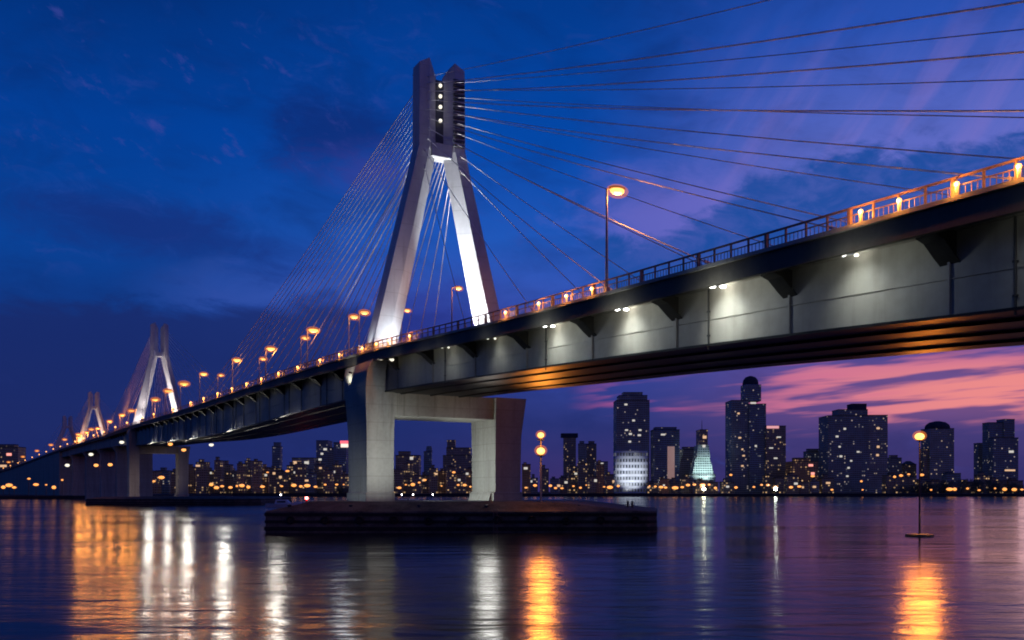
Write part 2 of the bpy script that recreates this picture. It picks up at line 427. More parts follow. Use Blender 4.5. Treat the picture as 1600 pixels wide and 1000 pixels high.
# floodlights washing the girder web, between the brackets
for k in range(-3, 7):
    q = 69.7+13.3*k
    z0 = deck(q)
    fx = MB(); c = P(q, 1.75, z0-.98)
    fx.box(c.x-.35, c.x+.35, c.y-.2, c.y+.2, c.z-.22, c.z+.1)
    fo = part(fx, 'floodlight', M_dark)
    power = {-1: .10, 0: .40, 1: 1.0, 2: .9, 3: .75, 4: .16, 5: .12}.get(k, 0.0)
    if power:
        for sx in (-.5, .45):
            MB().ball((c.x+sx, c.y, c.z-.3), .3*(.5+.5*power), .2, .13).build('lens', G_white if power > .5 else G_white_dim, fo)
        spot('flood_beam', P(q, .2, z0-1.62), P(q, 3.0, z0-4.5), 2000*power, (.80, .93, 1), 106, 1.0, .35, bridge)
        spot('added_fill', P(q-1.5, -2.6, z0-3.2), P(q-1.5, 3.0, z0-3.6), 820*min(1, power*1.3), (.80, .93, 1), 150, 1.0, .5, bridge)  # unseen wide fill added to lift the web between the flood pools
        spot('soffit_beam', P(q, 1.9, z0-2.3), P(q, 1.9, z0-.8), 420*power, (.85, .95, 1), 140, 1.0, .2, bridge)

for k in range(-1, 14):
    q = 56.5+13.3*k*2+2.2
    if abs(q-T1) < 9: continue
    z1 = deck(q)-1.0; z0 = deck(q)-depth(q)-.5
    p = P(q, 2.82)
    mb = MB().tube([(p.x, p.y, z0), (p.x, p.y, z1)], .085, 6)
    for zz in (z0+1.2, z0+3.4): mb.box(p.x-.14, p.x+.14, p.y-.14, p.y+.14, zz, zz+.12)
    part(mb, 'drain_pipe', M_bracket)
part(sweep(MB(), lambda q: [(2.88, -depth(q)*.62), (2.997, -depth(q)*.62), (2.997, -depth(q)*.62-.07), (2.88, -depth(q)*.62-.07)]), 'web_stiffener', M_steel)

for k in range(9):                        # dim unseen fills added to lift the second span's web
    q = 186+15*k
    spot('added_fill', P(q, -2.6, deck(q)-3.2), P(q, 3.0, deck(q)-4.5), 50, (.85, .95, 1), 150, 1.0, .5, bridge)
for q in (140, 150): spot('added_fill', P(q, -2.6, deck(q)-3.2), P(q, 3.0, deck(q)-3.8), 120, (.85, .95, 1), 150, 1.0, .5, bridge)  # unseen fills added on the web short of the first tower

# railing: top rail, mid rail, each post, infill of bars
for t_, far in ((.2, False), (DW-.2, True)):
    rail = part(sweep(MB(), lambda q: [(t_-.09, 1.72), (t_+.09, 1.72), (t_+.09, 1.58), (t_-.09, 1.58)]), 'railing', M_rail)
    sweep(MB(), lambda q: [(t_-.05, 1.15), (t_+.05, 1.15), (t_+.05, 1.07), (t_-.05, 1.07)]).build('mid_rail', M_rail, rail)
    if far: 
        mb = MB()
        for k in range(200):
            q = 20+k*4.2
            pts = [P(q, t_-.07, 0, -.07), P(q, t_+.07, 0, -.07), P(q, t_+.07, 0, .07), P(q, t_-.07, 0, .07)]
            mb.prism([Vector((p.x, p.y, deck(q)+.345)) for p in pts], [Vector((p.x, p.y, deck(q)+1.575)) for p in pts])
        tag(mb.build('rail_posts', M_rail, rail), kind='stuff')
        continue
    rest = MB(); q = 40.0; n = 0
    while q < 900:
        n += 1
        wd = .14 if n % 4 == 0 else .07
        pts = [P(q, t_-wd, 0, -wd), P(q, t_+wd, 0, -wd), P(q, t_+wd, 0, wd), P(q, t_-wd, 0, wd)]
        mb = MB() if n <= 95 else rest
        mb.prism([Vector((p.x, p.y, deck(q)+.345)) for p in pts], [Vector((p.x, p.y, deck(q)+1.575)) for p in pts])
        if n <= 95: mb.build('rail_post', M_rail, rail)
        q += 1.9 if q < 220 else 4.0
    tag(rest.build('distant_rail_posts', M_rail, rail), kind='stuff')
    inf = MB(); q = 40.0
    while q < 170:
        pts = [P(q, t_-.02, 0, -.02), P(q, t_+.02, 0, -.02), P(q, t_+.02, 0, .02), P(q, t_-.02, 0, .02)]
        inf.prism([Vector((p.x, p.y, deck(q)+.345)) for p in pts], [Vector((p.x, p.y, deck(q)+1.065)) for p in pts])
        q += .38
    tag(inf.build('baluster', M_rail, rail), kind='stuff')

# towers
TC = 15.3
def leg_section(q, z, tin, side, k):
    """chamfered leg section: tin = centre offset from the tower axis, side -1 near / +1 far, k scale"""
    wT, wA, cT, cA = 2.45*k, 2.0*k, 2.4*k, 2.0*k
    # u runs outwards
    pr = [(wT, -wA), (wT, wA), (-wT+cT, wA), (-wT, wA-cA), (-wT, -wA+cA), (-wT+cT, -wA)]
    return [P(q, TC+side*(tin+u), z, s_) for u, s_ in pr]
def make_tower(q, H, far=False):
    zb = deck(q); tw = part(MB().box(*[v for p in ((root.x-.1, root.x+.1), (root.y-.1, root.y+.1), (root.z-.5, root.z-.4)) for v in p]), 'tower', M_tower) if False else None
    # the tower part is the strut at the junction; legs and heads are its sub-parts
    zj = zb+.70*H
    mb = MB()
    pr = [(-1.5, -1.5), (1.5, -1.5), (1.5, 1.5), (-1.5, 1.5)]
    mb.prism([P(q, TC+a_*1.35, zj-1.2, b_) for a_, b_ in pr], [P(q, TC+a_*1.35, zj+1.2, b_) for a_, b_ in pr])
    tw = part(mb, 'tower', M_tower)
    for side in (-1, 1):
        rings = []
        N = 16
        for i in range(N+1):
            u = i/N; zz = zb+.02+(zj-zb)*u
            # straight with a soft bend into the vertical head
            ti = 11.3+(2.55-11.3)*(u if u < .88 else u-.9*(u-.88)**2)
            ti = max(ti, 2.55)
            rings.append(leg_section(q, zz, ti, side, 1.08-.26*u))
        mb = MB().loft(rings); mb.build('leg', M_tower, tw)
        zt = zb+H
        lo = leg_section(q, zj+.003, 2.55, side, .82); hi = leg_section(q, zt-3.2, 2.55, side, .80)
        tip = leg_section(q, zt, 2.55, side, .78)
        # slanted tops: inner edge lower
        tip2 = []
        for j, p in enumerate(tip):
            inn = j in (2, 3, 4, 5)
            tip2.append(Vector((p.x, p.y, zt-(2.6 if j in (3, 4) else 0 if j in (2, 5) else 1.1))))
        hd = MB().loft([lo, hi, tip2]).build('head_column', M_tower, tw)
    # anchor plates on the front of the far column, dark recess and ties between the columns
    for k in range(0 if far else 15):
        zz = zj+1.0+(H*.30-4.5)*k/14
        for side, sg in ((1, -1), (1, 1), (-1, 1)):
            a0 = TC+side*3.1; s0 = sg*1.62
            pts = [P(q, a0-1.0, 0, s0), P(q, a0+1.2, 0, s0), P(q, a0+1.2, 0, s0+sg*.42), P(q, a0-1.0, 0, s0+sg*.42)]
            MB().prism([Vector((p.x, p.y, zz)) for p in pts], [Vector((p.x, p.y, zz+.42)) for p in pts]).build('anchor_ledge', M_slot, tw)
    if not far:
        pts = [P(q, TC-.75, 0, -.3), P(q, TC+.75, 0, -.3), P(q, TC+.75, 0, .3), P(q, TC-.75, 0, .3)]
        MB().prism([Vector((p.x, p.y, zj+1.203)) for p in pts], [Vector((p.x, p.y, zb+H-3.2)) for p in pts]).build('diaphragm', M_slot, tw)
        for k in range(4):
            p = P(q, TC-.1, zb+H-4.4-1.95*k-(.6 if k == 3 else 0), -.9)
            MB().ball(p, .34, .28, .38).build('lamp_lens', G_white_dim, tw)
    return tw, zj
towers = {}
for q, H, far in ((T1, 54.8, False), (T2, 57, True), (T3, 47, True), (T4, 38, True)):
    tw, zj = make_tower(q, H, far); towers[q] = (tw, zj, H)

# stay cables: one mesh each on the two nearest towers, the rest as one part
restc = MB(); ncab = 0
def cable(p0, p1, r, mb):
    L = (p1-p0).length
    pts = [p0.lerp(p1, u/7)-Vector((0, 0, .011*L*4*(u/7)*(1-u/7)*.5)) for u in range(8)]
    mb.tube(pts, r, 5)
    if L < 400: mb.tube([p1, p1.lerp(p0, 2.6/L)], r*2.2, 6); mb.tube([p0, p0.lerp(p1, 1.6/L)], r*2.0, 6)
for q0, steps_n, steps_f, r in ((T1, [-165, -146, -134, -122, -110, -97, -84, -70, -55, -38], [34+9.5*i for i in range(14)], .12),
                                (T2, [-(36+13*i) for i in range(10)], [36+13*i for i in range(10)], .12),
                                (T3, [-(30+16*i) for i in range(7)], [30+12*i for i in range(7)], .12), (T4, [-30, -55, -80], [30, 55, 80], .1)):
    tw, zj, H = towers[q0]
    for sgn, steps in ((-1, steps_n), (1, steps_f)):
        st = sorted(abs(v) for v in steps)
        for i, v in enumerate(st):
            u = i/(len(st)-1)
            zz = zj-(.06*H)*(1-u)**1.5+(.30*H-3.6)*u**.8
            for side, te in ((-1, .9), (1, DW-.9)):
                qa = q0+sgn*v
                p0 = P(q0, TC+side*(2.9 if zz > zj else 3.6), zz, sgn*1.7); p1 = P(qa, te, deck(qa)+.1)
                if q0 in (T1, T2) and ncab < 100:
                    mb = MB(); cable(p0, p1, (.07 if q0 == T1 and sgn < 0 else .085)*random.uniform(.75, 1.1) if q0 == T1 else .085 if q0 == T1 else .1, mb); part(mb, 'stay_cable', M_cable); ncab += 1
                else: cable(p0, p1, r, restc)
tag(part(restc, 'distant_stay_cables', M_cable), kind='stuff')

# piers under the towers: two columns and a cross beam each
def rect(q, t0, t1, s0, s1): return [P(q, t0, 0, s0), P(q, t1, 0, s0), P(q, t1, 0, s1), P(q, t0, 0, s1)]
def at(pts, z_): return [Vector((p.x, p.y, z_)) for p in pts]
def make_pier(q, zf, beam=True):
    zd = deck(q); zg = zd-depth(q)-.23
    mb = MB()
    zb1 = zg-.05
    mb.prism(at(rect(q, 4.5, 24.4, -4.6, 4.6), zb1-4.0), at(rect(q, 4.5, 24.4, -4.6, 4.6), zb1))
    pr = part(mb, 'pier', M_conc)
    # near column: rises outside the girder up to the fascia, with a corbel
    mb = MB()
    z_ = [zf, zf+1.4, zf+1.41, zg-3, zg+1.2, zd-3.3, zd-1.6]
    rings = [at(rect(q, -.6, 4.7, -5.2, 5.2), z_[0]), at(rect(q, -.6, 4.7, -5.2, 5.2), z_[1]),
             at(rect(q, -.35, 4.55, -5.0, 5.0), z_[1]+.25), at(rect(q, -.4, 4.6, -5.1, 5.1), z_[3]-4),
             at(rect(q, -.8, 4.6, -5.7, 5.7), z_[4]-1), at(rect(q, -.8, 2.9, -5.9, 5.9), z_[4]), at(rect(q, -.7, 2.6, -6.4, 6.4), z_[5]), at(rect(q, -.1, 2.6, -7.4, 7.4), z_[6])]
    # leave a seat for the girder: top narrows to the overhang
    mb.loft(rings); mb.build('column', M_conc, pr)
    mb = MB()
    rings = [at(rect(q, 24.0, 30.0, -5.2, 5.2), zf), at(rect(q, 24.0, 30.0, -5.2, 5.2), zf+1.4), at(rect(q, 24.45, 29.6, -5.0, 5.0), zf+1.65),
             at(rect(q, 24.4, 29.8, -5.1, 5.1), zg-7), at(rect(q, 24.3, 30.6, -5.6, 5.6), zg-.06)]
    mb.loft(rings); mb.build('column', M_conc, pr)
    mb = MB(); mb.prism(at(rect(q, 23.3, 24.0, -4.4, 4.4), zf), at(rect(q, 23.9, 24.0, -4.4, 4.4), zf+1.6)); mb.build('column_foot', M_conc, pr)
    mb = MB(); mb.prism(at(rect(q, 6, 20, -4.0, 4.0), zg-.04), at(rect(q, 6, 20, -4.0, 4.0), zg+.2)); mb.build('bearing_pad', M_slot, pr)
    # far girder seat
    return pr
pier1 = make_pier(T1, 4.98); pier2 = make_pier(T2, 3.9)
for q in (610, 700, 780, 850):
    zd = deck(q); zg = zd-depth(q)-.23
    mb = MB(); mb.loft([at(rect(q, 4, 26, -3.2, 3.2), -1), at(rect(q, 4, 26, -3, 3), zg-4), at(rect(q, 1.5, 28, -3.4, 3.4), zg-.02)])
    part(mb, 'approach_pier', M_conc)
mb = MB(); rings = []
for q in range(900, 1401, 50):
    zt = deck(q)-1.7
    rings.append([P(q, 1.0, -1), P(q, 29, -1), P(q, 29, zt), P(q, 1.0, zt)])
part(mb.loft(rings), 'abutment', M_conc)

# pier washes
zd = deck(T1); zg1 = zd-depth(T1)
CW = (.80, .93, 1)
spot('pier_wash', P(T1, 3.0, 5.6, -21), P(T1, 1.6, 14.0, -5), 9800, CW, 66, 1, .3, bridge)
spot('pier_wash', P(T1, 8.0, 6.2, -3.0), P(T1, 24.3, 11.5, -.5), 10500, CW, 100, 1, .3, bridge)
spot('pier_wash', P(T1, 8.5, 10.5, -7.8), P(T1, 8.5, zg1-2.0, -4.6), 1500, CW, 90, 1, .3, bridge)
spot('pier_wash', P(T1, 17.0, 10.5, -7.8), P(T1, 16.5, zg1-2.0, -4.6), 1900, CW, 76, 1, .3, bridge)
spot('pier_wash', P(T1, -12, 5.2, -3), P(T1, -.5, 8, 0), 1200, (.8, .95, 1), 90, 1, .5, bridge)  # wide unseen fill added to brighten the near column's outer face
spot('pier_wash', P(T2, 8.0, 6.2, -14), P(T2, 16, 14, 0), 4200, (1, .85, .78), 100, 1, .3, bridge)
spot('pier_wash', P(T2, -10, 5, -26), P(T2, 4, 12, -4), 4200, (1, .82, .74), 70, 1, .3, bridge)
# corbel light
c = P(T1, -1.1, zd-3.0, 1.5)
fo = part(MB().box(c.x-.3, c.x+.3, c.y-.3, c.y+.3, c.z-.15, c.z+.15), 'floodlight', M_dark)
spot('corbel_beam', P(T1, -2.6, zd-5.2, 2.5), P(T1, -.5, zd-2.6, 3.5), 900, (.95, 1, .92), 80, .8, .2, bridge)
p = P(T1, .6, zd-1.75, -10)
fo = part(MB().box(p.x-.6, p.x+.6, p.y-.3, p.y+.3, p.z-.05, p.z+.2), 'floodlight', M_dark)
MB().ball((p.x, p.y, p.z-.16), .75, .4, .14).build('lens', G_white_dim, fo)

# tower floods
for q0, k in ((T1, 1.0), (T2, 1.0), (T3, .3)):
    zd = deck(q0); H = towers[q0][2]
    c_ = (.94, .97, 1) if q0 == T1 else (1, .86, .8)
    spot('tower_flood', P(q0, 13.5, zd+1.2, -1.0), P(q0, 22.8, zd+14, -.6), 62000*k, c_, 80, 1, .3, bridge)
    spot('tower_flood', P(q0, 14.5, zd+1.2, -1.2), P(q0, 18.6, zd+33, -.6), 90000*k, c_, 44, 1, .3, bridge)
    spot('tower_flood', P(q0, 7.6, zd+.8, -6.5), P(q0, 4.6, zd+5, -1.5), 5200*k*(1 if q0 == T1 else 1.5), c_, 90, 1, .3, bridge)
    spot('tower_flood', P(q0, 8.2, zd+.8, -9.0), P(q0, 7.6, zd+20, -1.5), 4200*k*(1 if q0 == T1 else 6), c_, 44, 1, .3, bridge)
    if q0 == T1:
        spot('added_cable_fill', P(q0, -.5, zd+1.5, 4), P(q0+22, 7, zd+32), 14000, (1, .9, .82), 60, 1, .3, bridge)  # unseen spot added to brighten the near stay cables
        spot('added_cable_fill', P(q0, 29, zd+1.5, 4), P(q0+22, 23, zd+32), 9000, (1, .9, .82), 60, 1, .3, bridge)  # same added light for the far cable plane
    spot('tower_flood', P(q0, .1, zd+.9, 0), P(q0, 4.0, zd+11, 0), 1800*k, c_, 80, 1, .3, bridge)

# small lamps hung outside the girder about the second pier
for px_, py_, mt_ in ((190, 691, G_white_dim), (142, 710, G_white_dim), (105, 727, G_white_dim), (330, 695, G_white_dim), (612, 562, G_white_dim), (266, 694, G_amber_far), (287, 703, G_amber_far), (150, 727, G_amber_far), (172, 726, G_amber_far)):
    q = q_at(px_, 1.6)
    pt = P(q, 1.6); zz = CAM_Z+(768-py_)*pt.y/F; k = max(.5, pt.y/300)
    fo = part(MB().box(pt.x-.4*k, pt.x+.4*k, pt.y-.3, pt.y+.3, zz+.25*k, zz+.6*k).tube([(pt.x, pt.y, zz+.6*k), (pt.x, pt.y, max(zz+.8*k, deck(q)-.9))], .08, 5), 'hanging_lamp', M_dark)
    MB().ball((pt.x, pt.y, zz), .8*k, .5*k, .5*k).build('lens', mt_, fo)

# shaded downlights under the main span: they streak the water
for px_, W_ in ((232, 10000), (262, 8000), (292, 9000), (350, 10000), (432, 6500)):
    a_ = 60.7+1.131*2.0
    q = a_/(.5283+(px_-800)/F)-1
    z_ = deck(q)-depth(q)-.5
    c = P(q, 1.9, z_)
    fo = part(MB().box(c.x-.4, c.x+.4, c.y-.4, c.y+.4, c.z-.2, c.z+.25), 'downlight', M_dark)
    tgt = Vector((c.x*.45, c.y*.45, 0))
    spot('downlight_beam', c-Vector((0, 0, .45)), tgt, W_*.6, (1, .97, .86), 70, 1, 1.5, bridge)
p = P(T1, 2.0, deck(T1)-8, -12)
spot('downlight_beam', P(T1, -2.5, deck(T1)-5, 2), Vector((-12, 80, 0)), 1300, (.85, .95, 1), 60, 1, 1.4, bridge)
spot('downlight_beam', P(T1, 21.5, 14, -8), Vector((-3, 80, 0)), 1700, (1, .98, .92), 60, 1, 1.9, bridge)

# ------------------------------------------------------------------ pier footings
def footing(name, outer, rim, inner, top, label):
    o = MB(); n = len(outer)
    o.loft([[Vector((x_, y_, -1.5)) for x_, y_ in outer], [Vector((x_, y_, rim)) for x_, y_ in outer], [Vector((x_, y_, top)) for x_, y_ in inner]])
    b0 = o.build(name, M_base, origin=(outer[0][0], outer[0][1], 0))
    tag(b0, label, 'pier footing', 'concrete footings of the bridge piers')
    f = MB()
    cx = sum(p[0] for p in outer)/n; cy = sum(p[1] for p in outer)/n
    for lvl, dz, ex in ((rim-.75, .5, .16), (rim-1.9, .45, .13), (.35, .6, .2)):
        ring = [Vector((x_, y_, 0)) for x_, y_ in outer]
        big = [Vector((x_+ex*(1 if x_ > cx else -1), y_+ex*(1 if y_ > cy else -1), 0)) for x_, y_ in outer]
        for i in range(n):
            a0, a1, b1, b0_ = ring[i], ring[(i+1) % n], big[(i+1) % n], big[i]
            q4 = [a0, a1, b1, b0_]
            f.prism([Vector((p.x, p.y, lvl)) for p in q4], [Vector((p.x, p.y, lvl+dz)) for p in q4])
    f.build('timber_fender', M_fender, b0)
    return b0
foot1 = footing('pier_footing', [(-40.2, 153), (-12, 152.4), (22, 152.6), (23.6, 154), (28.6, 186), (4, 200), (-38, 198), (-43, 172)], 3.45,
        [(-34, 158), (-12, 157), (6, 157), (10, 163), (14, 186), (3, 193), (-33, 190), (-36, 172)], 5.0,
        'broad dark concrete footing under the nearest pier')
footing('pier_footing', [(-205, 452), (-180, 446), (-132, 446), (-122, 456), (-128, 545), (-215, 545)], 3.2,
        [(-200, 458), (-180, 452), (-138, 452), (-130, 460), (-135, 540), (-210, 540)], 4.0,
        'low dark footing under the second pier from the camera')

BO = None
for i, (px_, Y, w_) in enumerate(((452, 155.5, 'near the left end'), (548, 155, 'left of the near column'), (655, 154.5, 'in front of the column gap'), (760, 154.5, 'in front of the far column'), (905, 155.5, 'right of the far column'))):
    loc = Vector((from_px(px_, Y), Y, 3.7)); lab = f'dark iron bollard on the near footing edge, {w_}'
    if BO is None:
        BO = empty('bollard', loc, lab, 'bollard', 'bollards on the near footing')
        MB().lathe(loc, [(.34, -.3), (.26, 0), (.22, .5), (.36, .62), (.34, .8), (.1, .86)], 10).build('post', M_dark, BO)
    else: copy_tree(BO, loc, lab, 'bollards on the near footing')
for i in range(11):
    x_ = -36+i*5.6; yy = 152.2+(.022*abs(x_+10) if x_ < -10 else .008*abs(x_+10))-.25; zc = 2.0+random.uniform(-.25, .2)
    ty = MB(); NS = 14
    rings = []
    for k in range(NS):
        a_ = 2*math.pi*k/NS
        rings.append([Vector((x_+math.cos(a_)*(.5+.2*math.cos(b_)), yy+.2*math.sin(b_), zc+math.sin(a_)*(.5+.2*math.cos(b_)))) for b_ in [2*math.pi*j/7 for j in range(7)]])
    rings.append(rings[0]); ty.loft(rings, caps=False)
    ty.build('tyre', M_fender, foot1, smooth=True)
lad = MB()
for sx in (0, .6): lad.tube([(-3+sx, 152.2, -.4), (-3+sx, 152.2, 3.9)], .05, 5)
for k in range(12): lad.tube([(-3, 152.2, -.2+k*.34), (-2.4, 152.2, -.2+k*.34)], .035, 5)
lad.build('ladder', M_rail, foot1)
# ------------------------------------------------------------------ street lamps on the bridge
LAMPS = {}
def lamp(q, t_, h, ordn, where, mat=G_amber, arm=1.3, size=1.0, power=0):
    base = P(q, t_, deck(q)+(.345 if t_ < .6 else .03))
    A, T = frame(q); rz = math.atan2(T.y, T.x)
    lab = f'amber street lamp {where}'
    key = (round(h), mat.name, size)
    if power: point('lamp_light', base+T*arm+Vector((0, 0, h-.75)), power, (1, .34, .055), max(.35, q/300))
    if key in LAMPS: 
        return copy_tree(LAMPS[key], base, lab, 'street lamps along the bridge', rz)
    o = empty('street_lamp', base, lab, 'street lamp', 'street lamps along the bridge', rz)
    b0 = Vector(base); L = lambda *v: b0+Vector(v)
    MB().box(b0.x-.22, b0.x+.22, b0.y-.22, b0.y+.22, b0.z, b0.z+.6).build('lamp_base', M_pole, o)
    MB().tube([L(0, 0, .6), L(0, 0, h*.5), L(0, 0, h)], [.17, .13, .09], 8).build('pole', M_pole, o)
    MB().tube([L(0, 0, h-.15), L(arm*.4, 0, h+.1), L(arm, 0, h+.15)], .07, 6).build('arm', M_pole, o)
    hd = MB().ball(L(arm, 0, h+.22), .75*size, .42*size, .16*size, 10).build('lamp_head', M_pole, o, smooth=True)
    MB().ball(L(arm, 0, h-.05), .62*size, .42*size, .27*size, 10).build('lens', mat, hd, smooth=True)
    MB().ball(L(arm, 0, h-.1), .95*size, .62*size, .5*size, 12).build('halo_shell', mg, hd, smooth=True)  # glowing halo added around the lens
    LAMPS[key] = o
    return o
# near kerb row (photo positions solved along the deck), then further ones past the second tower
lamp(96.8, .25, 10.8, 0, 'on a tall pole at the parapet, nearest one, right of the tower', size=1.4, power=2600)
near = [(480, 515), (415, 545), (363, 562), (312, 584), (282, 599), (258, 609), (238, 624), (201, 639), (187, 648), (168, 658), (150, 669), (133, 676), (120, 683)]
for i, (px_, py_) in enumerate(near):
    q = q_at(px_, 1.0)
    pt = P(q, 1.0); h = CAM_Z+(768-py_)*pt.y/F-deck(q)
    h = max(6.5, min(12, h))
    lamp(q, 1.0, h, i, f'{ORD[i]} beyond the nearest tower along the near parapet', G_amber if i < 4 else G_amber_far, size=1.7 if i < 4 else 2.5, power=1500 if i < 4 else 3500 if i < 7 else 15000)
med = [(706, 449), (627, 484), (561, 480), (545, 496), (470, 512), (405, 560), (340, 585)]
for i, (px_, py_) in enumerate(med):
    q = q_at(px_, 15)
    pt = P(q, 15); h = CAM_Z+(768-py_)*pt.y/F-deck(q)
    lamp(q, 15, max(8, min(15, h)), i, f'{ORD[i]} from the nearest tower along the middle of the road', G_warm, size=1.0 if i < 2 else 1.6, power=1200)
for i in range(16):                       # far approach, both sides
    q = 700+i*36
    lamp(q, 1.0 if i % 2 else 29.0, 9, i, f'{ORD[i]} on the far descending approach', G_amber_far, size=2.8, power=600)

# low amber lamps fixed along the parapet
PROTO = None
plow = [1592, 1495, 1405, 1345, 925, 885, 842, 790, 640, 607, 588, 566, 530, 500, 465, 435, 408, 385, 362, 340, 318, 298, 270, 240, 222, 198, 180, 162, 146, 130, 117, 105, 94, 83, 72, 61, 50, 39, 28, 16, 5]
for i, px_ in enumerate(plow):
    q = q_at(px_, -.16)
    base = P(q, -.14, deck(q)+.345); A, T = frame(q)
    point('parapet_light', P(q, -.43, deck(q)+1.0), 330*(max(1, min(6, (q/110)**2*.3)) if q < 520 else 1.0), (1, .36, .05), .15)
    lab = f'low amber lamp on the bridge parapet, {ORD[i] if i < 30 else ORD[i-30]+" past the thirtieth"} from the right end'
    if PROTO is None:
        o = empty('parapet_lamp', base, lab, 'parapet lamp', 'low lamps along the parapet', 0)
        MB().box(base.x-.09, base.x+.09, base.y-.09, base.y+.09, base.z, base.z+.62).build('housing', M_pole, o)
        MB().ball(base+Vector((0, 0, .76)), .18, .18, .18).build('lens', G_amber, o)
        PROTO = o
    else:
        c = copy_tree(PROTO, base, lab, 'low lamps along the parapet'); k = max(1, min(3.2, q/170)); c.scale = (k, k, k)

# ------------------------------------------------------------------ harbour lamps and marks
x_ = from_px(1437, 140)
nav = empty('harbour_light', (x_, 140, 0), 'tall thin light pole standing in the water at right on an amber lit base', 'navigation light')
MB().lathe((x_, 140, 0), [(2.0, -.5), (2.0, .32), (1.7, .36), (1.2, .42)], 16).build('base', surf('nav_base_paint', (.55, .32, .08), .6, .2, 1), nav)
MB().tube([(x_, 140, .4), (x_, 140, 7), (x_, 140, 14.2)], [.17, .13, .1], 8).build('pole', M_dark, nav)
MB().lathe((x_, 140, 14.2), [(.1, 0), (.5, .1), (.5, .22), (.1, .25)], 12).build('bracket', M_dark, nav)
MB().ball((x_, 140, 14.9), .68, .68, .52, 12).build('lamp_lens', G_orange, nav, smooth=True)
MB().ball((x_, 140, 15.0), 1.0, 1.0, .78, 14).build('halo_shell', mg, nav, smooth=True)  # added halo around the harbour lamp
spot('nav_glow', (x_, 138.7, 14.9), (x_, 60, -12), 9500, (1, .27, .027), 120, .6, 2.4, nav)
point('nav_spill', (x_, 138.7, 14.9), 900, (1, .34, .045), .5, nav)
spot('nav_base_beam', (x_, 139.4, 5.0), (x_, 139, 0), 500, (1, .5, .1), 50, .8, .1, nav)
x_ = from_px(845, 160)
dl = empty('twin_lamp_post', (x_, 160, 4.6), 'post with two orange lamps stacked beside the nearest pier', 'lamp post')
MB().tube([(x_, 160, 4.5), (x_, 160, 16.4)], [.2, .12], 8).build('pole', M_pole, dl)
for zz, rr in ((13.6, .88), (16.3, .7)):
    spot('lamp_glow', (x_+.1, 158.8, zz), (x_, 60, -8), 3800, (1, .30, .032), 112, .6, 2.2, dl)
    point('lamp_spill', (x_+.1, 158.7, zz), 420, (1, .34, .045), .5, dl)
    hb = MB().lathe((x_, 160, zz), [(.15, -.95), (.7, -.8), (.7, -.7), (.2, -.62)], 12).build('bracket', M_dark, dl)
    MB().ball((x_, 160, zz), rr*.8, rr*.8, rr*.66, 12).build('lamp_lens', G_orange, dl, smooth=True)
    MB().ball((x_, 160, zz+.1), rr*1.25, rr*1.25, rr*1.05, 14).build('halo_shell', mg, dl, smooth=True)  # added halo shell, one per lamp
x_ = from_px(984, 163)
mp = empty('mooring_post', (x_, 163, 3.4), 'short dark mooring posts paired on the right end of the near footing', 'mooring post')
MB().tube([(x_-.35, 163, 3.3), (x_-.35, 163, 5.1)], .22, 8).build('post', M_dark, mp)
MB().tube([(x_+.45, 163, 3.3), (x_+.45, 163, 5.0)], .22, 8).build('post', M_dark, mp)
# red channel buoy left of the footing
Yb = 330; x_ = from_px(479, Yb)
bu = empty('channel_buoy', (x_, Yb, 0), 'red and white channel buoy left of the nearest footing', 'buoy')
M_red = surf('buoy_red', (.55, .03, .03), .5, .15, 1); M_whi = surf('boat_white', (.75, .74, .76), .4, .08, .5)
MB().lathe((x_, Yb, 0), [(1.3, -.5), (1.4, .6), (1.2, .9), (.6, 1.4)], 12).build('float', M_red, bu)
MB().lathe((x_, Yb, 0), [(.6, 1.41), (.5, 2.2)], 12).build('band', M_whi, bu)
MB().lathe((x_, Yb, 0), [(.5, 2.21), (.35, 3.8), (.1, 4.0)], 12).build('mast', M_red, bu)
MB().ball((x_, Yb, 4.4), .6, .6, .5).build('lamp_lens', glow('buoy_lamp', (1, .10, .09), 26), bu)
# small white boats moored behind the footing
def boat(px_, Y, L_, label, rz=0):
    x_ = from_px(px_, Y)
    o = empty('motor_boat', (x_, Y, 0), label, 'boat', 'small white boats moored behind the near pier')
    hl = MB(); sec = []
    for u, wd, zt in ((-.5, .8, 1.5), (-.2, 1.0, 1.45), (.2, .95, 1.7), (.42, .5, 2.0), (.5, .08, 2.2)):
        hw = L_*.16*wd
        sec.append([Vector((x_+u*L_, Y-hw, zt)), Vector((x_+u*L_, Y-hw*.6, -.4)), Vector((x_+u*L_, Y+hw*.6, -.4)), Vector((x_+u*L_, Y+hw, zt))])
    hl.loft(sec).build('hull', M_whi, o)
    cb = MB().prism([(x_-L_*.25, Y-L_*.1, 1.5), (x_+L_*.2, Y-L_*.1, 1.5), (x_+L_*.2, Y+L_*.1, 1.5), (x_-L_*.25, Y+L_*.1, 1.5)],
                    [(x_-L_*.22, Y-L_*.08, 3.2), (x_+L_*.08, Y-L_*.08, 3.2), (x_+L_*.08, Y+L_*.08, 3.2), (x_-L_*.22, Y+L_*.08, 3.2)])
    c = cb.build('cabin', M_whi, o)
    MB().box(x_-L_*.18, x_+L_*.06, Y-L_*.1-.06, Y-L_*.1-.0, 2.0, 2.7).build('window', M_dark, c)
    MB().tube([(x_-L_*.1, Y, 3.2), (x_-L_*.1, Y, 5.2)], .06, 6).build('mast', M_whi, o)
    MB().ball((x_-L_*.1, Y, 5.3), .28, .28, .28).build('lamp_lens', glow('boat_lamp', (1, .95, .95), 14), o)
boat(444, 400, 15, 'white motor boat on the water left of the nearest pier')
boat(632, 420, 12, 'leftmost small white boat seen between the near pier columns')
boat(650, 430, 14, 'middle small white boat seen between the near pier columns')
boat(681, 425, 14, 'rightmost small white boat seen between the near pier columns')

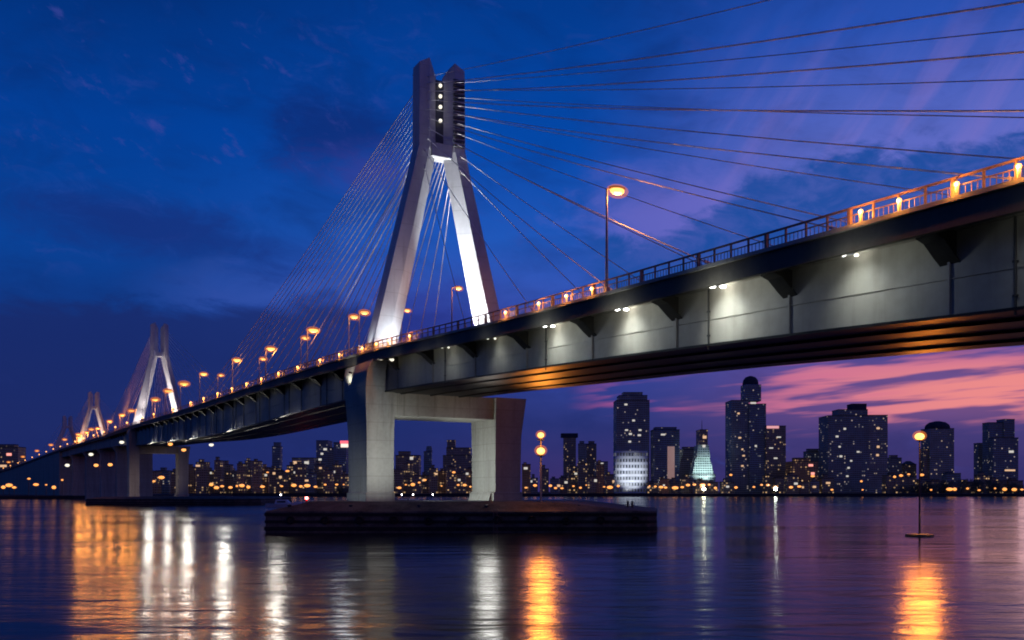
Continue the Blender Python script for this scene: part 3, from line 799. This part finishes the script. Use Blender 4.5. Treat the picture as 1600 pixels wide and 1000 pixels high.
# ------------------------------------------------------------------ city
def facade(name, wall, lit, frac, cw=2.7, ch=3.2, strength=1.0, warm=.6, seed=0.0, dim=.01):
    m, t, b = new_mat(name)
    co = t.new('ShaderNodeTexCoord').outputs['Object']; nrm = t.new('ShaderNodeNewGeometry').outputs['Normal']
    x, y, z = t.sep(co); nx, ny, nz = t.sep(nrm)
    u = t.m('ADD', t.m('MULTIPLY', x, t.m('ABSOLUTE', ny)), t.m('MULTIPLY', y, t.m('ABSOLUTE', nx)))
    rnd = t.new('ShaderNodeObjectInfo').outputs['Random']
    uu = t.m('DIVIDE', u, cw); vv = t.m('DIVIDE', z, ch)
    iu, iv = t.m('FLOOR', uu), t.m('FLOOR', vv); fu, fv = t.m('FRACT', uu), t.m('FRACT', vv)
    wn = t.new('ShaderNodeTexWhiteNoise', noise_dimensions='3D')
    t.put(wn.inputs['Vector'], t.xyz(iu, iv, t.m('ADD', t.m('MULTIPLY', rnd, 91.0), seed)))
    wn2 = t.new('ShaderNodeTexWhiteNoise', noise_dimensions='3D')
    t.put(wn2.inputs['Vector'], t.xyz(iv, iu, t.m('ADD', t.m('MULTIPLY', rnd, 57.0), seed+3)))
    cl = t.noise(t.xyz(t.m('MULTIPLY', iu, .23), t.m('MULTIPLY', iv, .31), t.m('MULTIPLY', rnd, 40.0)), 1.0, 2, .5)
    pane = t.m('MULTIPLY', t.m('MULTIPLY', t.m('GREATER_THAN', fu, .2), t.m('LESS_THAN', fu, .82)), t.m('MULTIPLY', t.m('GREATER_THAN', fv, .28), t.m('LESS_THAN', fv, .8)))
    pane = t.m('MULTIPLY', pane, t.m('LESS_THAN', t.m('ABSOLUTE', nz), .5))
    on = t.m('LESS_THAN', wn.outputs[0], t.m('MULTIPLY', t.ss(cl, .35, .68), frac*2))
    st = t.m('ADD', t.m('MULTIPLY', on, t.m('MULTIPLY', t.m('POWER', wn2.outputs[0], 2.0), strength)), dim)
    t.put(b.inputs['Emission Strength'], t.m('MULTIPLY', pane, st))
    wn3 = wn2.outputs[1]
    cc = t.mix(t.m('MULTIPLY', wn2.outputs[0], warm), (*lit, 1), (1.0, .58, .25, 1))
    t.put(b.inputs['Emission Color'], cc)
    vr = t.noise(co, .05, 3, .6)
    slabl = t.m('LESS_THAN', fv, .16)
    wc = t.mix(t.ss(vr, .35, .65), (*[v*.75 for v in wall], 1), (*[v*1.2 for v in wall], 1))
    wc = t.mix(t.m('MULTIPLY', slabl, .6), wc, (*[min(.8, v*1.7) for v in wall], 1))
    t.put(b.inputs['Base Color'], t.mix(pane, wc, (.03, .04, .05, 1)))
    t.put(b.inputs['Roughness'], t.m('SUBTRACT', .8, t.m('MULTIPLY', pane, .55)))
    m.cycles.emission_sampling = 'NONE'
    return m
FD = [facade('facade_slate', (.17, .20, .24), (.75, .85, 1), .09, seed=1, strength=.5),
      facade('facade_blue_glass', (.13, .18, .26), (.7, .9, 1), .07, 2.6, 3.3, .5, seed=2),
      facade('facade_brown', (.23, .18, .17), (1, .85, .6), .13, warm=.9, seed=3, strength=.55),
      facade('facade_grey', (.28, .27, .28), (.95, .9, .8), .10, seed=4, strength=.5),
      facade('facade_low_warm', (.22, .18, .16), (1, .75, .4), .24, 3.2, 3.4, .8, .9, seed=5, dim=.012),
      facade('facade_red_lit', (.20, .10, .09), (1, .55, .3), .3, 3.6, 3.4, .6, 1.0, seed=6, dim=.03)]
M_roof = surf('roof_dark', (.05, .05, .06), .9, .3, .1)
G_win = glow('lit_window_pale', (1, .93, .76), .62, False)
G_win_w = glow('lit_window_warm', (1, .60, .28), .8, False)
G_win_r = glow('lit_window_red', (1, .35, .25), 1.3, False)
GZ = 3.62
def hz(py_, Y): return CAM_Z+(768-py_)*Y/F
class B:
    """one building, located by its outline as seen across the water"""
    def __init__(s, name, cat, label, px0, px1, Y, fac, group=None):
        s.Y = Y; s.fac = fac; s.x0, s.x1 = from_px(px0, Y), from_px(px1, Y)
        s.D = max(14, (s.x1-s.x0)*.8)
        s.o = empty(name, ((s.x0+s.x1)/2, Y, GZ), label, cat, group)
    def block(s, px0, px1, top, base=None, name='wall', mat=None, dy=0, dd=1.0, taper=0, parapet=True):
        a, b = from_px(px0, s.Y), from_px(px1, s.Y); z1 = hz(top, s.Y); z0 = GZ if base is None else hz(base, s.Y)+.01
        y0 = s.Y+dy; y1 = y0+s.D*dd
        k = (b-a)*taper/2
        mb = MB().prism([(a, y0, z0), (b, y0, z0), (b, y1, z0), (a, y1, z0)], [(a+k, y0+k, z1), (b-k, y0+k, z1), (b-k, y1-k, z1), (a+k, y1-k, z1)])
        o = mb.build(name, mat or s.fac, s.o)
        if parapet and not taper:
            MB().prism([(a-.25, y0-.25, z1+.003), (b+.25, y0-.25, z1+.003), (b+.25, y1+.25, z1+.003), (a-.25, y1+.25, z1+.003)],
                       [(a-.25, y0-.25, z1+1.1), (b+.25, y0-.25, z1+1.1), (b+.25, y1+.25, z1+1.1), (a-.25, y1+.25, z1+1.1)]).build('roof', M_roof, s.o)
        return o
    def win(s, px_, py_, w=3.5, h=3.0, mat=None, dy=0):
        x_ = from_px(px_, s.Y); z_ = hz(py_, s.Y); w *= random.uniform(.55, .85); h *= random.uniform(.6, .85)
        MB().box(x_-w/2, x_+w/2, s.Y+dy-.35, s.Y+dy-.02, z_-h/2, z_+h/2).build('window', mat or G_win, s.o)
    def dome(s, px_, top, base, wpx, mat=None, flat=False, name='dome'):
        x_ = from_px(px_, s.Y); z0, z1 = hz(base, s.Y), hz(top, s.Y); r = wpx*s.Y/F/2
        pr = [(r, 0), (r, (z1-z0)*.25), (r*.92, (z1-z0)*.55), (r*.65, (z1-z0)*.85), (r*.2, z1-z0)]
        MB().lathe((x_, s.Y+s.D*.5, z0+.01), pr, 16).build(name, mat or M_roof, s.o)
    def mast(s, px_, top, base, r=.5):
        x_ = from_px(px_, s.Y)
        MB().tube([(x_, s.Y+s.D*.5, hz(base, s.Y)), (x_, s.Y+s.D*.5, hz(top, s.Y))], [r, r*.4], 6).build('antenna', M_roof, s.o)

YB = 1420
b = B('office_tower', 'tower', 'tall dark tower with rounded top and white floodlit podium, between pier and pointed tower', 963, 1015, YB, FD[0])
b.block(963, 1015, 626); b.block(968, 1012, 618, 626.0, dy=3, dd=.8); b.block(975, 1005, 613, 617.5, dy=6, dd=.6)
M_lit = facade('podium_glass', (.55, .57, .62), (.85, .92, 1), .5, 4.4, 9, .25, .05, seed=8, dim=.02)
pod = b.block(960, 1010, 705, dy=-12, dd=.5, mat=M_lit, name='podium', parapet=False)
spot('podium_wash', (from_px(985, YB), YB-70, 8), (from_px(985, YB), YB, 38), 260000, (.86, .92, 1), 50, .9, 1, b.o)
for w_ in ((978, 632), (990, 657), (979, 672), (985, 678), (999, 680), (984, 690), (1000, 672)): b.win(*w_, 6, 3.4)
b = B('office_block', 'office block', 'dark block with a warm lit vertical stair strip, right of the white podium tower', 1021, 1062, YB+10, FD[1])
b.block(1021, 1062, 672); b.block(1025, 1058, 668, 671, dy=4, dd=.7)
x0, x1 = from_px(1043, YB+10), from_px(1054, YB+10)
MB().box(x0, x1, YB+10-.5, YB+10-.02, hz(748, YB), hz(697, YB)).build('stair_window', glow('stairwell_glow', (1, .55, .33), .22, False), b.o)
b.win(1036, 679, 8, 4)
b = B('office_block', 'office block', 'low flat block squeezed between the strip lit block and the teal spire', 1062, 1090, YB+40, FD[3])
b.block(1062, 1090, 703); b.block(1068, 1086, 699, 702.4, dy=4, dd=.5)
b = B('spired_tower', 'tower', 'teal floodlit stepped tower with a narrow spire', 1078, 1118, YB-10, FD[3])
M_teal = facade('teal_lit_stone', (.42, .52, .50), (.8, 1, .95), .3, 3.4, 3.6, .5, .1, seed=9, dim=.02)
b.block(1080, 1118, 742, mat=M_teal); b.block(1082, 1116, 715, 742, mat=M_teal, taper=.35); b.block(1089, 1110, 695, 715, mat=M_teal, taper=.2)
b.block(1094, 1106, 672, 695, mat=FD[2]); b.mast(1100, 655, 672, .6)
b.win(1101, 683, 7, 7, G_win_w); b.win(1100, 697, 6, 5)
for dx_ in (-9, 9): spot('spire_wash', (from_px(1098, YB)+dx_, YB-42, 26), (from_px(1098, YB), YB, 46), 75000, (.78, 1, .96), 70, 1, 1, b.o)
b = B('skyscraper', 'skyscraper', 'tallest blue black skyscraper with a round topped turret', 1143, 1196, YB+30, FD[1])
b.block(1143, 1170, 626, mat=FD[0]); b.block(1170.1, 1196, 632, dy=-4); b.block(1165, 1191, 600, 631.6 if False else 626, dy=6, dd=.6, parapet=False)
b.dome(1178, 585, 600, 25)
b.win(1176, 630, 14, 3.5, dy=-4)
for w_ in ((1154, 646), (1156, 684), (1160, 702), (1162, 712), (1180, 697), (1160, 728)): b.win(*w_, 5, 3.4, G_win if w_[0] > 1170 else G_win_w, -4 if w_[0] > 1170 else 0)
b = B('office_block', 'office block', 'slim block with glowing pink roof edge beside the tallest skyscraper', 1197, 1228, YB+20, FD[2])
b.block(1197, 1228, 666)
MB().box(from_px(1198, YB+20), from_px(1217, YB+20), YB+19.4, YB+19.7, hz(668, YB), hz(664, YB)).build('roof_light', glow('pink_roof_light', (1, .45, .42), .8, False), b.o)
for w_ in ((1217, 683), (1205, 700), (1212, 716)): b.win(*w_, 8, 2.6)
b = B('apartment_block', 'apartment block', 'squat reddish lit block right of the pink edged block', 1237, 1278, YB-30, FD[5])
b.block(1237, 1278, 722); b.block(1244, 1268, 716, 721.5, dy=5, dd=.5); b.win(1267, 727, 8, 4, G_win_r); b.win(1270, 740, 8, 5, G_win_r); b.win(1266, 753, 9, 5, G_win_w)
b = B('office_block', 'office block', 'narrow plain blue block behind the squat reddish block', 1261, 1284, YB+60, FD[1])
b.block(1261, 1284, 706); b.block(1264, 1280, 702, 705, dy=3, dd=.6)
b = B('apartment_tower', 'apartment tower', 'broad dark twin tower with raised stair core, widest on the right skyline', 1294, 1388, YB, FD[0])
b.block(1294, 1358, 650, dd=.6); b.block(1358.1, 1388, 649, mat=FD[3], dy=2, dd=.55); b.block(1312, 1358, 640, 648.8, dy=5, dd=.4)
b.block(1334, 1357, 631, 639, dy=7, dd=.3, mat=M_roof)
for w_ in ((1320, 670), (1308, 682), (1341, 706), (1312, 698), (1330, 720), (1326, 731), (1324, 744), (1314, 713)): b.win(*w_, 5, 3.4)
for w_ in ((1373, 669), (1373, 698), (1372, 711)): b.win(*w_, 7, 4, G_win_w, 2)
b = B('office_block', 'office block', 'short dark block just right of the broad twin tower', 1390, 1409, YB+80, FD[0]); b.block(1390, 1409, 716); b.block(1393, 1404, 712, 715.2, dy=3, dd=.5)
b = B('office_block', 'office block', 'small pitched dark block left of the amber harbour lamp', 1413, 1432, YB+80, FD[2]); b.block(1413, 1432, 726); b.block(1413, 1432, 720, 725.4, taper=.7, parapet=False)
b = B('office_tower', 'tower', 'round topped warm grey tower right of the amber harbour lamp', 1453, 1493, YB+40, FD[3])
b.block(1453, 1491, 670); b.dome(1472, 657, 669.4, 37); b.block(1445, 1456, 702, mat=FD[2], dy=4, dd=.4)
b = B('gateway_block', 'office block', 'dark arched block left of the two topped tower near the right edge', 1529, 1548, YB+60, FD[0])
b.block(1529, 1537, 697, parapet=False); b.block(1541, 1548, 697, parapet=False); b.block(1529, 1548, 693, 697.2)
b = B('office_tower', 'tower', 'two topped blue tower at the far right edge', 1549, 1590, YB+20, FD[1])
b.block(1550, 1573, 660, dy=10, dd=.6); b.block(1573.1, 1590, 655, dy=8, dd=.7); b.block(1549, 1588, 685, dy=-6, dd=.4, mat=FD[0])
b.win(1577, 706, 10, 5, None, -6); b.win(1575, 735, 20, 4, G_win_w, -6)
# left of the big towers, beyond the twin lamp post
b = B('office_tower', 'tower', 'flat capped mauve tower right of the twin orange lamps', 879, 902, YB+180, FD[2])
b.block(881, 900, 684); b.block(877, 903, 677, 683.3, dy=-2, dd=1.1, mat=M_roof, parapet=False)
b = B('office_block', 'office block', 'pale stripe fronted block right of the flat capped tower', 903, 916, YB+180, FD[3]); b.block(904, 916, 694); b.block(906, 913, 690, 693.2, dy=2, dd=.5)
b = B('office_block', 'office block', 'brown block left of the white podium tower', 917, 932, YB+190, FD[2]); b.block(917, 932, 694); b.block(920, 929, 690, 693.2, dy=2, dd=.5)
b = B('apartment_block', 'apartment block', 'low block with two bright windows beside the white podium', 930, 950, YB-40, FD[0])
b.block(930, 950, 722); b.win(940, 725, 9, 5); b.win(935, 737, 8, 5)
# seen through the near pier
b = B('office_tower', 'tower', 'slim leaning topped tower seen through the near pier', 662, 674, YB+200, FD[1])
b.block(662, 674, 706); b.block(665, 675, 697, 705.4, taper=.3, parapet=False)
b = B('office_block', 'office block', 'stepped brown block at right inside the near pier opening', 692, 738, YB+150, FD[2])
b.block(692, 738, 712); b.block(697, 735, 700, 711.4, dy=4, dd=.6); b.block(698, 711, 688, 699.4, dy=6, dd=.4)
b = B('apartment_block', 'apartment block', 'dark block with one bright round window inside the near pier opening', 620, 655, YB+20, FD[4])
b.block(618, 655, 712); b.block(622, 640, 706, 711.4, dy=4, dd=.5); b.win(643, 716, 8, 7)
# left of the near pier
b = B('office_tower', 'tower', 'slim dark tower rising alone left of the near pier', 425, 438, YB+200, FD[0])
b.block(425, 438, 698); b.block(427, 437, 692, 697.2, dy=2, dd=.6)
b = B('office_tower', 'tower', 'dark green twin block with glowing red roof sign left of the near pier', 494, 541, YB+40, FD[0])
b.block(494, 512, 689); b.block(512.1, 521, 700, dy=3); b.block(521.1, 541, 692, mat=FD[1])
MB().box(from_px(524, YB), from_px(540, YB), YB+39, YB+39.6, hz(691, YB), hz(686.5, YB)).build('roof_sign', glow('red_roof_sign', (1, .12, .13), 1.4, False), b.o)
MB().box(from_px(525, YB), from_px(540, YB), YB+39, YB+39.6, hz(697, YB), hz(691.3, YB)).build('sign_light', glow('sign_light', (1, .75, .6), 1.3, False), b.o)
for w_ in ((503, 709), (500, 718), (508, 702)): b.win(*w_, 7, 4)
b = B('apartment_block', 'apartment block', 'low flat block with lit top windows left of the red sign block', 456, 488, YB, FD[3])
b.block(456, 490, 716); b.win(464, 723, 14, 6, G_win_w); b.win(479, 723, 11, 6)
b = B('warehouse', 'warehouse', 'dark block behind the left end of the bridge', 0, 30, YB-60, FD[2])
b.block(-30, 28, 699); b.block(-10, 20, 695, 698.4, dy=4, dd=.5)
MB().ball((from_px(15, YB-70), YB-66, hz(710, YB-70)), 5.5, 2, 3.6).build('wall_lamp', G_warm_dim, b.o) if False else None
b.win(14, 710, 12, 6, G_win_r); b.win(5, 728, 14, 4, G_win_w)

# low waterfront buildings: (first px, last px, how many, where they are found)
runs = [(30, 200, 9, 'below the left end of the bridge', 726, 748), (200, 330, 6, 'behind the second pier', 722, 745), (322, 420, 8, 'between the second pier and the slim dark tower', 716, 742), (420, 548, 9, 'between the slim dark tower and the near pier', 722, 746),
        (616, 742, 9, 'inside the near pier opening', 724, 746), (815, 962, 10, 'between the near pier and the white podium tower', 722, 750),
        (1010, 1145, 7, 'at the foot of the teal spire', 748, 758), (1196, 1300, 6, 'between the tallest and the broad twin tower', 742, 756), (1385, 1600, 9, 'among trees at the far right', 738, 754)]
for x0, x1, n, where, t0, t1 in runs:
    for i in range(n):
        w_ = (x1-x0)/n; a0 = x0+i*w_+random.uniform(-.15, .1)*w_; a1 = a0+w_*random.uniform(.75, 1.12)
        Y = SHORE+45+random.random()*110; top = random.uniform(t0, t1)
        fac = FD[4] if random.random() < .6 else random.choice(FD)
        o = B('waterfront_building', 'building', f'low waterfront building {where}, {ORD[i]} from its left', a0, a1, Y, fac, 'low buildings along the far shore')
        o.block(a0, a1, top); k = random.uniform(.2, .6)
        o.block(a0+(a1-a0)*k*.5, a0+(a1-a0)*(k*.5+.35), top-random.uniform(2, 6), top-1.2, dy=3, dd=.5)
        if random.random() < .55: o.win(a0+(a1-a0)*random.random(), top+random.uniform(3, 12), random.uniform(4, 8), 4, random.choice((G_win, G_win_w, G_win_w)))

# amber lamps on the waterfront
shore = [5, 14, 22, 45, 56, 72, 84, 97, 160, 168, 232, 240, 252, 330, 338, 347, 360, 370, 378, 388, 410, 418, 440, 449, 459, 470, 480, 493, 508, 526, 537, 624, 634, 645, 655, 664, 690, 709, 716, 726, 735,
         822, 836, 860, 868, 878, 896, 907, 916, 944, 953, 966, 1015, 1024, 1033, 1040, 1055, 1066, 1075, 1085, 1098, 1108, 1118, 1142, 1150, 1178, 1190, 1200, 1212, 1236, 1249, 1270, 1300, 1346, 1348, 1398, 1408, 1420, 1440, 1455, 1484, 1492, 1512, 1530, 1555, 1570, 1585, 1597]
SP = None
G_shore = glow('waterfront_lamp', (1, .36, .06), 1.7)
def zone(px_):
    if px_ < 200: return 'under the left end of the bridge'
    if px_ < 330: return 'behind the second pier'
    if px_ < 545: return 'between the second and nearest piers'
    if px_ < 745: return 'inside the near pier opening'
    if px_ < 960: return 'between near pier and white podium'
    if px_ < 1140: return 'around the teal spire'
    if px_ < 1300: return 'around the tallest skyscraper'
    return 'below the trees at far right'
cnt = {}
HI = {16: 744, 45: 748, 97: 750, 168: 742, 240: 752, 252: 746, 418: 738, 449: 736, 709: 738, 664: 750, 655: 754, 1142: 742, 1270: 744, 1346: 752, 1408: 743, 1398: 745, 1420: 741, 1440: 742}
for px_ in shore:
    zn = zone(px_); cnt[zn] = cnt.get(zn, 0)+1
    Y = SHORE+8+random.random()*20 if px_ > 130 else LQ+6+random.random()*16
    ztop = hz(HI.get(px_, 763-random.random()*6 if px_ < 1300 else 766-random.random()*3), Y)
    lab = f'amber waterfront lamp {zn}, {ORD[cnt[zn]-1]} from the left there'
    loc = Vector((from_px(px_, Y), Y, ztop))
    if SP is None:
        o = empty('waterfront_lamp', loc-Vector((0, 0, ztop-GZ)), lab, 'street lamp', 'amber lamps along the far shore')
        SPz = ztop-GZ
        MB().tube([loc-Vector((0, 0, SPz)), loc], .25, 6).build('pole', M_dark, o)
        MB().ball(loc, 2.0, 1.6, 1.45, 8).build('lens', G_shore, o, smooth=True); SP = o
    else:
        o = copy_tree(SP, Vector((loc.x, Y, GZ)), lab, 'amber lamps along the far shore')
        k = random.choice((.55, .75, .9, 1.1, 1.45))*(.72 if px_ <= 130 else 1)
        for c in o.children:
            if c.name.startswith('pole'): c.scale = (1, 1, (ztop-GZ)/SPz)
            else:
                c.scale = (k*random.uniform(.9, 1.7), k, k); c.location = (0, 0, 0); c.location.z = (ztop-GZ)-k*SPz
# bright lamps added at the waterfront to draw light streaks down the water
for px_, colr, lab in ((1100, (1, .95, .65), 'added pale yellow streak light at the foot of the teal spire'), (1212, (.9, 1, .85), 'added pale green streak light below the pink edged block')):
    Y = SHORE+3; x_ = from_px(px_, Y)
    o = empty('streak_light', (x_, Y, 3.9), lab, 'floodlight')
    MB().tube([(x_, Y, 3.8), (x_, Y, 9)], .3, 6).build('pole', M_dark, o)
    MB().ball((x_, Y, 10), 2.3, 1.2, 2.0, 8).build('lens', glow('streak_light_glow', colr, 40), o)

# far-off wood at right
m, t, b = new_mat('dark_foliage')
n = t.noise(t.new('ShaderNodeTexCoord').outputs['Object'], .2, 3)
t.put(b.inputs['Base Color'], t.mix(n, (.03, .05, .035, 1), (.07, .09, .05, 1))); b.inputs['Roughness'].default_value = .8
mb = MB()
for k in range(150):
    px_ = random.choice((random.uniform(1390, 1640), random.uniform(1440, 1600), random.uniform(300, 560)*1.0 if k % 6 == 0 else random.uniform(1400, 1620)))
    Y = SHORE+24+random.random()*30; x_ = from_px(px_, Y)
    prof = 6+9*math.exp(-((px_-1520)/70)**2)+random.uniform(0, 5)
    if px_ < 1000: prof = 6+random.uniform(0, 4)
    for j in range(110):
        u = random.random(); th = random.random()*6.283; rr = 4.5*math.sqrt(random.random())*(1-.6*abs(u-.45))
        c = Vector((x_+rr*math.cos(th), Y+rr*math.sin(th), GZ+1+u*prof))
        a_ = Vector((random.uniform(-1, 1), random.uniform(-1, 1), random.uniform(-1, 1))).normalized()*random.uniform(.5, 1.1)
        b_ = a_.orthogonal().normalized()*random.uniform(.4, .9)
        mb.add([c-a_, c-b_*.6, c+a_, c+b_*.6], [(0, 1, 2, 3)])
tr = mb.build('treeline', m); tag(tr, 'dark far-off trees along the shore at right', 'trees', kind='stuff')

# ------------------------------------------------------------------ camera and render settings
cam = bpy.data.cameras.new('camera'); co_ = bpy.data.objects.new('camera', cam); COL.objects.link(co_)
co_.location = (0, 0, CAM_Z); co_.rotation_euler = (R(90), 0, 0)
cam.sensor_width = 36; cam.lens = 33.0; cam.shift_y = 268/1600; cam.clip_end = 20000; cam.clip_start = .5
S.camera = co_
S.view_settings.view_transform = 'Standard'; S.view_settings.look = 'None'
S.view_settings.exposure = 0; S.view_settings.gamma = 1
S.render.engine = 'CYCLES'
cy = S.cycles
cy.use_denoising = True
try: cy.denoiser = 'OPENIMAGEDENOISE'
except Exception: pass
cy.max_bounces = 5; cy.glossy_bounces = 3; cy.diffuse_bounces = 2; cy.transmission_bounces = 0; cy.volume_bounces = 0
cy.sample_clamp_indirect = 6; cy.sample_clamp_direct = 0
cy.filter_width = 1.9
